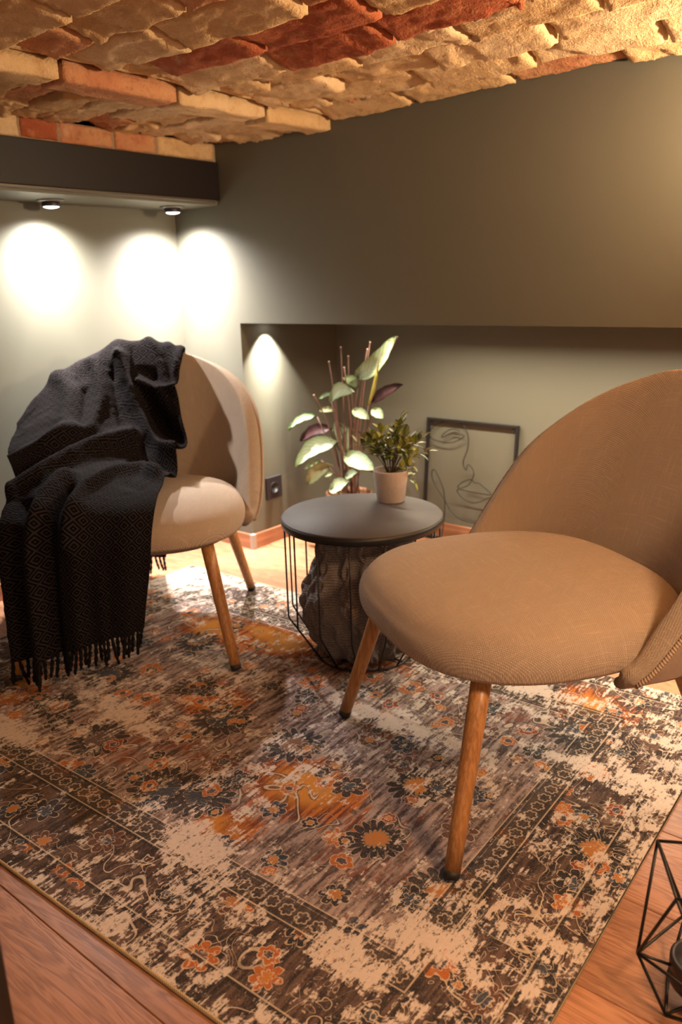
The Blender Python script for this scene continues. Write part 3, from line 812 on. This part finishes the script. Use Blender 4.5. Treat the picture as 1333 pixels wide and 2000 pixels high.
def ridge(pts, w, h):
    """fold ridge along a polyline in (row, col 0..6) control space"""
    P = np.array(pts, float); X = UU * Lr; Y = VV * 6
    best = np.full(X.shape, 9e9); hh = np.zeros(X.shape)
    for a, b in zip(P[:-1], P[1:]):
        ab = b - a; t = np.clip(((X - a[0]) * ab[0] + (Y - a[1]) * ab[1]) / (ab @ ab), 0, 1)
        d = (X - a[0] - t * ab[0]) ** 2 + (Y - a[1] - t * ab[1]) ** 2
        best = np.minimum(best, d)
    return h * np.exp(-best / (w * w))
D = np.zeros((NU, NV))
for pts, w, h in [
    ([(3.9, 3.98), (4.6, 4.0), (5.4, 4.2), (6.4, 4.6), (7.0, 5.4), (7.1, 6.0)], .24, .044), ([(2.4, 4.1), (3.7, 4.0)], .3, .016),   # rope fold from the crest to the flared lip
    ([(3, 4.9), (3.8, 5.2), (4.6, 5.6)], .16, .012), ([(2.8, 5.4), (3.4, 5.6), (4.2, 5.9)], .14, .012),
    ([(2.7, 5.9), (4, 5.9), (5.0, 5.9)], .16, .012),
    ([(4.75, 4.5), (5.0, 5.2), (4.85, 6)], .16, .034),
    ([(3.3, 1.9), (4.6, 2.1), (5.8, 1.9), (6.6, 1.4)], .30, .020), ([(3.6, 3.1), (5.0, 3.1), (6.2, 2.7)], .22, .018),
    ([(6.2, 2.2), (6.5, 1.2), (6.5, .2), (6.5, -.5)], .30, .030),                                         # left lip
    ([(6.6, 4.0), (6.8, 3.4), (7.4, 2.5), (8.2, 1.5), (8.6, .7)], .30, .042),                             # diagonal roll
    ([(8.3, 5.6), (7.9, 4.8), (8.2, 3.9), (9.2, 3.35), (11, 3.15)], .24, .026), ([(8.5, 6.0), (8.2, 5.2)], .2, .014),
    ([(8.6, 2.4), (9.6, 2.1), (11, 1.9), (14, 1.75)], .30, .030), ([(8.9, .6), (10.2, .4), (12, .3), (14, .2)], .26, .016),
    ([(10, 3.5), (12, 3.4), (14, 3.3)], .30, .012), ([(10.5, 5.2), (12, 5.1), (14, 5.2)], .5, .010), ([(12, 4.2), (14, 4.3)], .2, .006)]:
    D += ridge(pts, w, h)
for pts, w, h in [
    ([(3.75, 4.6), (4.3, 4.7), (4.5, 5.0)], .22, -.012), ([(5.4, 4.8), (6.0, 5.3), (6.3, 5.8)], .34, -.050), ([(4.2, 3.6), (5.0, 3.6), (6.0, 3.7)], .14, -.014),
    ([(7.6, 6.0), (7.5, 5.2), (7.5, 4.4)], .22, -.034), ([(7.2, 1.7), (7.3, .7), (7.4, -.3)], .28, -.034), ([(4.6, 2.6), (6.0, 2.4)], .18, -.012),
    ([(9.0, 2.8), (10, 2.65), (12, 2.6), (14, 2.55)], .17, -.026), ([(9.4, 1.15), (12, .95), (14, .85)], .26, -.036), ([(8.7, 4.6), (9.0, 5.2)], .2, -.008)]:
    D += ridge(pts, w, h)
for i in range(NU):
    for j in range(NV):
        a_, b_ = UU[i, j] * 30, VV[i, j] * 9; w_ = nz(a_ * .35, b_ * .35, 8)
        amp = 1.0 if UU[i, j] * Lr < 9.5 else .45
        D[i, j] += amp * (.0045 * nz(UU[i, j] * 16, VV[i, j] * 5, 3.3) + .0105 * (max(0, .34 - abs(nz(a_ + w_ * 2, b_ + w_ * 2, 5.5))) ** 1.5)) + .0012 * nz(UU[i, j] * 50, VV[i, j] * 18, 1.1)
D = np.where((UU * Lr > 2.2) & (UU * Lr < 4.2), np.maximum(D, -.002), D)
Q = Q + n * (D + .010)[..., None]
du = np.linalg.norm(np.diff(Q, axis=0, prepend=Q[:1]), axis=2).mean(1); dv = np.linalg.norm(np.diff(Q, axis=1, prepend=Q[:, :1]), axis=2)
uvq = np.stack([VV * .52, np.cumsum(du)[:, None] * np.ones((1, NV))], -1)
f = gridfaces(NU, NV)
if mid[0] < 0: pass
me = mesh('cloth', Q.reshape(-1, 3), f, M['throw'], True, uvq.reshape(-1, 2))
cl = ob('cloth', me, throw); sm = cl.modifiers.new('solidify', 'SOLIDIFY'); sm.thickness = .004; sm.offset = 0
def tassel_mesh(seed):
    rr = random.Random(seed); mb = MB(); L = .052 + rr.uniform(-.010, .010)
    lx, ly = rr.uniform(-.010, .010), rr.uniform(-.012, .012)
    for s in range(2):
        ph = s * math.pi
        pts = [(lx * t ** 1.5 + .0020 * math.cos(ph + t * 9), ly * t ** 1.5 + .0020 * math.sin(ph + t * 9), -L * t) for t in np.linspace(0, 1, 8)]
        mb.tube(pts, [.0030] * 6 + [.0032, .0018], 6)
    mb.lathe([(0, -L - .006), (.0035, -L - .002), (.0032, -L + .006), (0, -L + .008)], 8, (lx, ly, 0))
    return mb.mesh('tassel', M['yarn'])
TAS = [tassel_mesh(k) for k in range(8)]
for i in range(34):
    j = int((i + .5) / 34 * (NV - 1)); p = Q[-1, j]
    o = ob('tassel', TAS[i % 8], throw, (p[0], p[1], p[2] + .002), (0, 0, rnd.uniform(0, 6.28)))
    o.scale = (1, 1, min(1.0, (p[2] - .002) / .066))
for i in range(22):
    j = int((i + .5) / 22 * (NV - 1)); p = Q[0, j]
    o = ob('tassel', TAS[(i * 3) % 8], throw, (p[0], p[1], p[2] + .002), (0, 0, rnd.uniform(0, 6.28)))

# ------------------------------------------------------------------ side table
TC = (1.151, -.4506)
tb = empty('side_table', (TC[0], TC[1], RT + .0014)); tag(tb, 'round black side table with a wire basket base', 'table')
TZ = .3755 - RT - .0014; TR = .198
MB().lathe([(0, TZ - .014), (TR - .004, TZ - .014), (TR - .001, TZ - .012), (TR, TZ - .002), (TR - .0015, TZ), (0, TZ)], 96).build('table_top', M['ttop'], tb)
MB().lathe([(TR - .006, TZ - .020), (TR + .001, TZ - .020), (TR + .0012, TZ - .004), (TR - .0002, TZ - .0035)], 96).build('rim_band', M['wire'], tb)
def ringpts(r, z, n=72): return [(r * math.cos(2 * math.pi * k / n), r * math.sin(2 * math.pi * k / n), z) for k in range(n)]
MB().tube(ringpts(TR - .006, TZ - .021), .003, 8, True).build('upper_ring', M['wire'], tb)
BR = .124
MB().tube(ringpts(BR, .004), .0026, 8, True).build('lower_ring', M['wire'], tb)
MB().tube([(-BR, 0, .004), (BR, 0, .004)], .0024).build('cross_wire', M['wire'], tb)
MB().tube([(0, -BR, .004), (0, BR, .004)], .0024).build('cross_wire', M['wire'], tb)
wire = MB().tube([(TR - .006, 0, TZ - .018), (TR - .006, 0, .114), (TR - .0075, 0, .108), (BR, 0, .004)], .0023, 8).mesh('wire', M['wire'])
for k in range(15):
    ob('wire', wire, tb, None, (0, 0, R(-52 - 8.8 + 24 * k)))

# knitted throw bundled in the basket (one continuous bundle)
kn = empty('knitted_throw', (TC[0], TC[1], RT + .007)); tag(kn, 'grey cable-knit throw bundled inside the wire basket of the table', 'blanket')
NA, NZ_ = 220, 150
vv = []; uv = []
prof = crm([(0.0, 0, 0), (.085, .004, 0), (.116, .035, 0), (.128, .085, 0), (.140, .135, 0), (.136, .180, 0), (.118, .225, 0), (.104, .265, 0), (.104, .30, 0), (.098, .328, 0), (.06, .340, 0), (0, .342, 0)], NZ_)
for i in range(NZ_):
    r0, z0 = max(prof[i, 0], 0), prof[i, 1]
    for j in range(NA):
        a = 2 * math.pi * j / NA
        ca, sa = math.cos(a), math.sin(a)
        r = r0 * (1 + .10 * nz(ca * 1.3, sa * 1.3, z0 * 7) + .045 * nz(ca * 3, sa * 3, z0 * 14 + 4))
        b = a + z0 * 2.4 + .35 * nz(ca, sa, z0 * 5 + 9)          # cables lean around the bundle
        q = b / (2 * math.pi) * 13; c = q - math.floor(q) - .5
        # two strands of each cable cross over
        ph = z0 / .045 * math.pi
        s1 = math.exp(-((c - .17 * math.sin(ph)) / .12) ** 2) * (1 + .35 * math.cos(ph)); s2 = math.exp(-((c + .17 * math.sin(ph)) / .12) ** 2) * (1 - .35 * math.cos(ph))
        dsp = .0145 * max(s1, s2) - .004 * math.exp(-((abs(c) - .46) / .07) ** 2)
        fold = .009 * nz(b * 1.6, z0 * 5, 2.2)
        w = min(1, r0 / .06)
        rr = min(r + (dsp + fold) * w, (.1835 if z0 > .115 else .119 + (.0645) * z0 / .115) - .004)
        rr = max(rr, 0)
        vv.append((rr * ca, rr * sa, z0)); uv.append((b * .12, z0))
f = gridfaces(NZ_, NA, False, True); f = [tuple(reversed(q)) for q in f]
ob('knit', mesh('knit', vv, f, M['knit'], True, uv), kn)

# ------------------------------------------------------------------ small potted bush on the table
pot = empty('potted_bush', (1.141, -.3134, .3755)); tag(pot, 'small leafy green bush in a grey clay pot on the side table', 'plant')
MB().lathe([(0, 0), (.0345, 0), (.0362, .002), (.0455, .080), (.0452, .083), (.0415, .083), (.0405, .078), (.038, .060), (0, .060)], 56).build('pot', M['clay'], pot)
o = MB().lathe([(0, .0755), (.015, .0765), (.03, .0745), (.0405, .072), (.036, .060)], 40).build('soil', M['soil'], pot)
def bush_leaf():
    L, W = .029, .0150; vv = []; N = 6
    for i in range(N):
        t = i / (N - 1); w = W * .5 * math.sin(math.pi * min(1, t * .93 + .04)) ** .8
        for k in (-1, 0, 1): vv.append((L * t, k * w, .0045 * math.sin(t * 2.2) + abs(k) * .0018))
    for i in range(N):
        t = i / (N - 1); w = W * .5 * math.sin(math.pi * min(1, t * .93 + .04)) ** .8
        for k in (-1, 0, 1): vv.append((L * t, k * w, .0045 * math.sin(t * 2.2) + abs(k) * .0018 - .0006))
    f = gridfaces(N, 3); f2 = [tuple(reversed([q + 3 * N for q in k])) for k in f]
    return mesh('leaf', vv, [tuple(reversed(k)) for k in f2][:0] + f + f2, M['bleaf'])
BLEAF = bush_leaf()
rb = random.Random(5)
nleaf = 0
# screen-right direction is (.77,.63); one loose sprig reaches that way
sprigs = []
for k in range(24):
    a = 2 * math.pi * k / 24 * 2.6 + rb.uniform(-.2, .2); sp = (.012 + .078 * math.sqrt((k + .5) / 24)); hgt = .140 - .85 * sp + rb.uniform(-.016, .016)
    sprigs.append((a, sp, hgt))
sprigs += [(R(39), .098, .050), (R(20), .062, .018), (R(39), .058, -.028), (R(-60), .05, .06), (R(215), .085, .075)]
for a, sp, hgt in sprigs:
    b0 = Vector((.008 * math.cos(a), .008 * math.sin(a), .073)); e0 = Vector((sp * math.cos(a), sp * math.sin(a), .078 + hgt))
    m0 = Vector((sp * .35 * math.cos(a), sp * .35 * math.sin(a), .078 + max(hgt, .02) * .72))
    pts = [b0 * (1 - t) ** 2 + m0 * 2 * t * (1 - t) + e0 * t * t for t in np.linspace(0, 1, 8)]
    MB().tube(pts, [.0013 - .0006 * t for t in np.linspace(0, 1, 8)], 5).build('twig', M['twig'], pot)
    nl = 9 if sp > .03 else 7
    for q in range(nl):
        t = .42 + .58 * q / (nl - 1); p = b0 * (1 - t) ** 2 + m0 * 2 * t * (1 - t) + e0 * t * t
        tan = ((m0 - b0) * (1 - t) + (e0 - m0) * t).normalized()
        az = rb.uniform(0, 6.28); side = tan.orthogonal().normalized(); side = Matrix.Rotation(az + q * 2.4, 3, tan) @ side
        dr = (tan * (.45 if q < nl - 1 else 1.6) + side * .85).normalized()
        up = (Vector((0, 0, 1)) - dr * dr.z + side * .01).normalized(); yv = up.cross(dr).normalized(); up = dr.cross(yv)
        s = rb.uniform(.72, 1.1)
        o = ob('leaf', BLEAF, pot); o.matrix_local = Matrix.Translation(p) @ Matrix((dr, yv, up)).transposed().to_4x4() @ Matrix.Scale(s, 4); nleaf += 1

# ------------------------------------------------------------------ tall potted plant in the recess
PB = Vector((.575, .215, 0))
cp = empty('potted_prayer_plant', PB); tag(cp, 'tall potted plant with pale veined leaves and bare red stems in the recess', 'plant')
MB().lathe([(0, 0), (.062, 0), (.066, .004), (.080, .185), (.083, .19), (.083, .205), (.078, .205), (.075, .19), (.07, .17), (0, .17)], 48).build('pot', M['copper'], cp)
MB().lathe([(0, .190), (.04, .193), (.074, .186), (.07, .172)], 32).build('soil', M['soil'], cp)
LEAVES = [
('l', (0.607,0.240,0.614), (0.785,0.220,0.752), 0.052, 0.30), ('d', (0.652,0.260,0.524), (0.792,0.240,0.597), 0.036, 0.06),
('y', (0.680,0.200,0.522), (0.742,0.180,0.675), 0.010, 0.03), ('l', (0.552,0.160,0.534), (0.670,0.140,0.575), 0.044, -0.35),
('g', (0.606,0.240,0.575), (0.557,0.220,0.610), 0.030, 0.20), ('d', (0.560,0.260,0.570), (0.497,0.240,0.557), 0.030, 0.10),
('g', (0.511,0.220,0.552), (0.458,0.200,0.531), 0.013, 0.10), ('g', (0.450,0.200,0.468), (0.319,0.180,0.410), 0.026, 0.15),
('d', (0.487,0.240,0.420), (0.343,0.220,0.365), 0.040, 0.15), ('o', (0.505,0.240,0.490), (0.441,0.220,0.486), 0.018, 0.05),
('l', (0.591,0.150,0.395), (0.400,0.130,0.291), 0.054, 0.22), ('g', (0.479,0.180,0.316), (0.412,0.160,0.280), 0.014, 0.10),
('o', (0.543,0.160,0.311), (0.444,0.140,0.231), 0.044, 0.10), ('l', (0.539,0.250,0.331), (0.507,0.230,0.452), 0.055, 0.10),
('l', (0.550,0.270,0.337), (0.556,0.250,0.437), 0.042, 0.10), ('l', (0.633,0.140,0.357), (0.760,0.120,0.320), 0.056, 0.15),
('l', (0.607,0.170,0.275), (0.669,0.150,0.299), 0.030, 0.10), ('l', (0.570,0.130,0.233), (0.665,0.110,0.274), 0.044, 0.10),
('l', (0.644,0.170,0.508), (0.722,0.150,0.485), 0.032, 0.10), ('l', (0.719,0.180,0.514), (0.772,0.160,0.490), 0.030, 0.10),
('l', (0.503,0.180,0.262), (0.555,0.160,0.281), 0.016, 0.00)]
VIEW = Vector((.62, -.74, .22)).normalized()
def cleaf(kind, b, t, w, curl, k):
    b, t = Vector(b) - PB, Vector(t) - PB; ax = t - b; L = ax.length; ax.normalize()
    nrm = (VIEW + Vector((rb.uniform(-.35, .35), rb.uniform(-.2, .2), rb.uniform(.15, .6)))); nrm = (nrm - ax * nrm.dot(ax)).normalized(); sd = ax.cross(nrm)
    vv = []; uv = []; N, K = 13, 7
    for side in (0, 1):
        for i in range(N):
            s = i / (N - 1); ww = w * .5 * (math.sin(math.pi * s ** .85) ** .62 if 0 < s < 1 else .02) 
            for j in range(K):
                q = (j / (K - 1) - .5) * 2
                p = b + ax * L * s + sd * (ww * q + curl * L * .45 * math.sin(math.pi * s)) + nrm * (.12 * L * math.sin(math.pi * s) * .6 + .22 * w * q * q - .04 * L * s * s + .0022 * math.sin(s * 24 + j)) - nrm * (.0018 * side)
                vv.append(p); uv.append((s, j / (K - 1)))
    f = gridfaces(N, K); f2 = [tuple(reversed([x + N * K for x in q])) for q in f]
    back = 'd' if kind in 'lg' else kind
    return ob('leaf', mesh('leaf', vv, f + f2, [M[kind], M[back]], True, uv, [0] * len(f) + [1] * len(f2)), cp)
for k, (kind, b, t, w, c) in enumerate(LEAVES):
    cleaf(kind, b, t, w * 1.25, c, k)
    b = Vector(b) - PB
    root = Vector((rb.uniform(-.035, .035), rb.uniform(-.03, .03), .188)); mid_ = Vector((root.x * .6 + b.x * .4, root.y * .6 + b.y * .4, max(.2, .5 * b.z + .10)))
    pts = [root * (1 - s) ** 2 + mid_ * 2 * s * (1 - s) + b * s * s for s in np.linspace(0, 1, 10)]
    MB().tube(pts, .0022, 6).build('petiole', M['stem'], cp)
for q in [(0.567,0.200,0.712), (0.522,0.190,0.663), (0.596,0.180,0.647), (0.567,0.240,0.679), (0.466,0.170,0.547), (0.649,0.240,0.705), (0.654,0.250,0.727)]:
    q = Vector(q) - PB; root = Vector((q.x * .25 + rb.uniform(-.012, .012), rb.uniform(-.03, .02), .186)); c = Vector((root.x * .7 + q.x * .3, root.y, .42))
    pts = [root * (1 - s) ** 2 + c * 2 * s * (1 - s) + q * s * s for s in np.linspace(0, 1, 12)]
    st = MB().tube(pts, [.0038 - .0014 * s for s in np.linspace(0, 1, 12)], 8).build('stem', M['stem'], cp)
    MB().tube([q, q + (pts[-1] - pts[-2]).normalized() * .004], [.0034, .0028], 8).build('cut_tip', M['tip'], st)

# ------------------------------------------------------------------ wire line-drawing picture
FW, FH, FT = .3665, .446, .011
lean = math.atan2(.036, .4446)
pic = empty('wire_picture', (.7245, .4605, .001)); pic.rotation_euler = (-lean, 0, 0)
tag(pic, 'black wire line-drawing of a face in a square frame leaning in the recess', 'picture')
b_ = FT
def bar(a, b): bev(MB().box(a, b).build('frame_bar', M['wire'], pic, False), .0015)
bar((0, -.006, 0), (b_, .006, FH)); bar((FW - b_, -.006, 0), (FW, .006, FH)); bar((b_, -.006, FH - b_), (FW - b_, .006, FH)); bar((b_, -.006, 0), (FW - b_, .006, b_))
for x in (.018, FW - .018): MB().tube([(x + .007 * math.cos(t), 0, FH - .018 + .007 * math.sin(t)) for t in np.linspace(0, 6.28, 17)[:-1]], .0013, 6, True).build('hanging_eye', M['wire'], pic)
FACE = [
 [(0.017, 0.373), (0.011, 0.391), (0.033, 0.42), (0.07, 0.434), (0.107, 0.438), (0.14, 0.434), (0.162, 0.415), (0.174, 0.384), (0.173, 0.345), (0.159, 0.305), (0.162, 0.284), (0.172, 0.272), (0.176, 0.289), (0.186, 0.29), (0.202, 0.271), (0.201, 0.249), (0.187, 0.222), (0.163, 0.207), (0.141, 0.205), (0.154, 0.222), (0.182, 0.238), (0.196, 0.24), (0.21, 0.231), (0.226, 0.231), (0.251, 0.217), (0.274, 0.202), (0.268, 0.196), (0.205, 0.196), (0.143, 0.198), (0.148, 0.181), (0.17, 0.166), (0.207, 0.158), (0.239, 0.168), (0.269, 0.185), (0.296, 0.194), (0.33, 0.205), (0.356, 0.213)],
 [(0.017, 0.373), (0.036, 0.366), (0.083, 0.361), (0.12, 0.368), (0.156, 0.39), (0.135, 0.4), (0.106, 0.399), (0.067, 0.378), (0.069, 0.389), (0.089, 0.405), (0.113, 0.412), (0.138, 0.408)],
 [(0.084, 0.010), (0.09, 0.061), (0.092, 0.106), (0.089, 0.154), (0.08, 0.194), (0.056, 0.238), (0.038, 0.258), (0.029, 0.246), (0.036, 0.217), (0.059, 0.187), (0.087, 0.154), (0.11, 0.124), (0.141, 0.099), (0.179, 0.087), (0.236, 0.087), (0.295, 0.098), (0.356, 0.112)]]
for pl in FACE:
    P = crm([(x, 0, z) for x, z in pl], len(pl) * 6)
    MB().tube(P, .0017, 6).build('face_wire', M['wire'], pic)

# ------------------------------------------------------------------ wall outlet
so = empty('wall_outlet', (NX, .1165, .2055)); tag(so, 'dark square wall outlet on the side of the recess', 'outlet')
bev(MB().box((0, -.0402, -.0415), (.009, .0402, .0415)).build('cover_plate', M['plastic'], so, False), .002)
pts = [(.0215, .0095), (.0205, .0105), (.0190, .0100), (.0185, -.004), (0, -.004)]
rc = MB().lathe([(r, z) for r, z in pts], 32).build('socket_recess', M['recess'], so, True, (0, 0, 0), (0, R(90), 0))
for s in (-1, 1): MB().box((.0, s * .0195 - .002, -.003), (.0098, s * .0195 + .002, .003)).build('earth_clip', M['steel'], so, False)

# ------------------------------------------------------------------ geometric wire candle holder
LC = (2.135, -1.022)
ln_ = empty('candle_holder', (LC[0], LC[1], 0)); tag(ln_, 'black geometric wire candle holder on the floor at the right edge', 'candle holder')
def rp(r, z, a0): return [Vector((r * math.cos(R(a0 + 90 * k)), r * math.sin(R(a0 + 90 * k)), z)) for k in range(4)]
topv = rp(.074, .205, 165); midv = rp(.078, .072, 210); botv = rp(.050, .003, 240)
def rod(a, b): MB().tube([a, b], .0021, 8).build('rod', M['wire'], ln_)
for k in range(4):
    rod(topv[k], topv[(k + 1) % 4]); rod(topv[k], midv[k]); rod(topv[k], midv[(k - 1) % 4]); rod(midv[k], midv[(k + 1) % 4]); rod(midv[k], botv[k]); rod(botv[k], botv[(k + 1) % 4])
    rod(midv[k], Vector((0, 0, .058)) + (midv[k] * .45 - Vector((0, 0, midv[k].z * .45))))
cup = MB().lathe([(0, .03), (.033, .03), (.036, .034), (.037, .046), (.034, .05), (.037, .055), (.037, .070), (.035, .072), (.031, .072), (.031, .060), (0, .060)], 32).build('candle_cup', M['plastic'], ln_)
MB().tube([(0, 0, .001), (0, 0, .032)], .006).build('cup_stem', M['wire'], ln_)
MB().tube([botv[0], -botv[0] + Vector((0, 0, .006))], .002).build('rod', M['wire'], ln_); MB().tube([botv[1], -botv[1] + Vector((0, 0, .006))], .002).build('rod', M['wire'], ln_)

# ------------------------------------------------------------------ dark post close to the viewer, lower left
ps = empty('dark_post', (1.655, -1.705, 0), R(39.5)); tag(ps, 'dark narrow post at the lower left corner close to the viewer', 'post')
bev(MB().box((-.028, -.02, .006), (.022, .02, .40)).build('post_shaft', M['beam'], ps, False), .003)
bev(MB().box((-.036, -.028, 0), (.030, .028, .006)).build('post_foot', M['beam'], ps, False), .002)
bev(MB().box((-.030, -.022, .40), (.024, .022, .408)).build('post_cap', M['beam'], ps, False), .002)
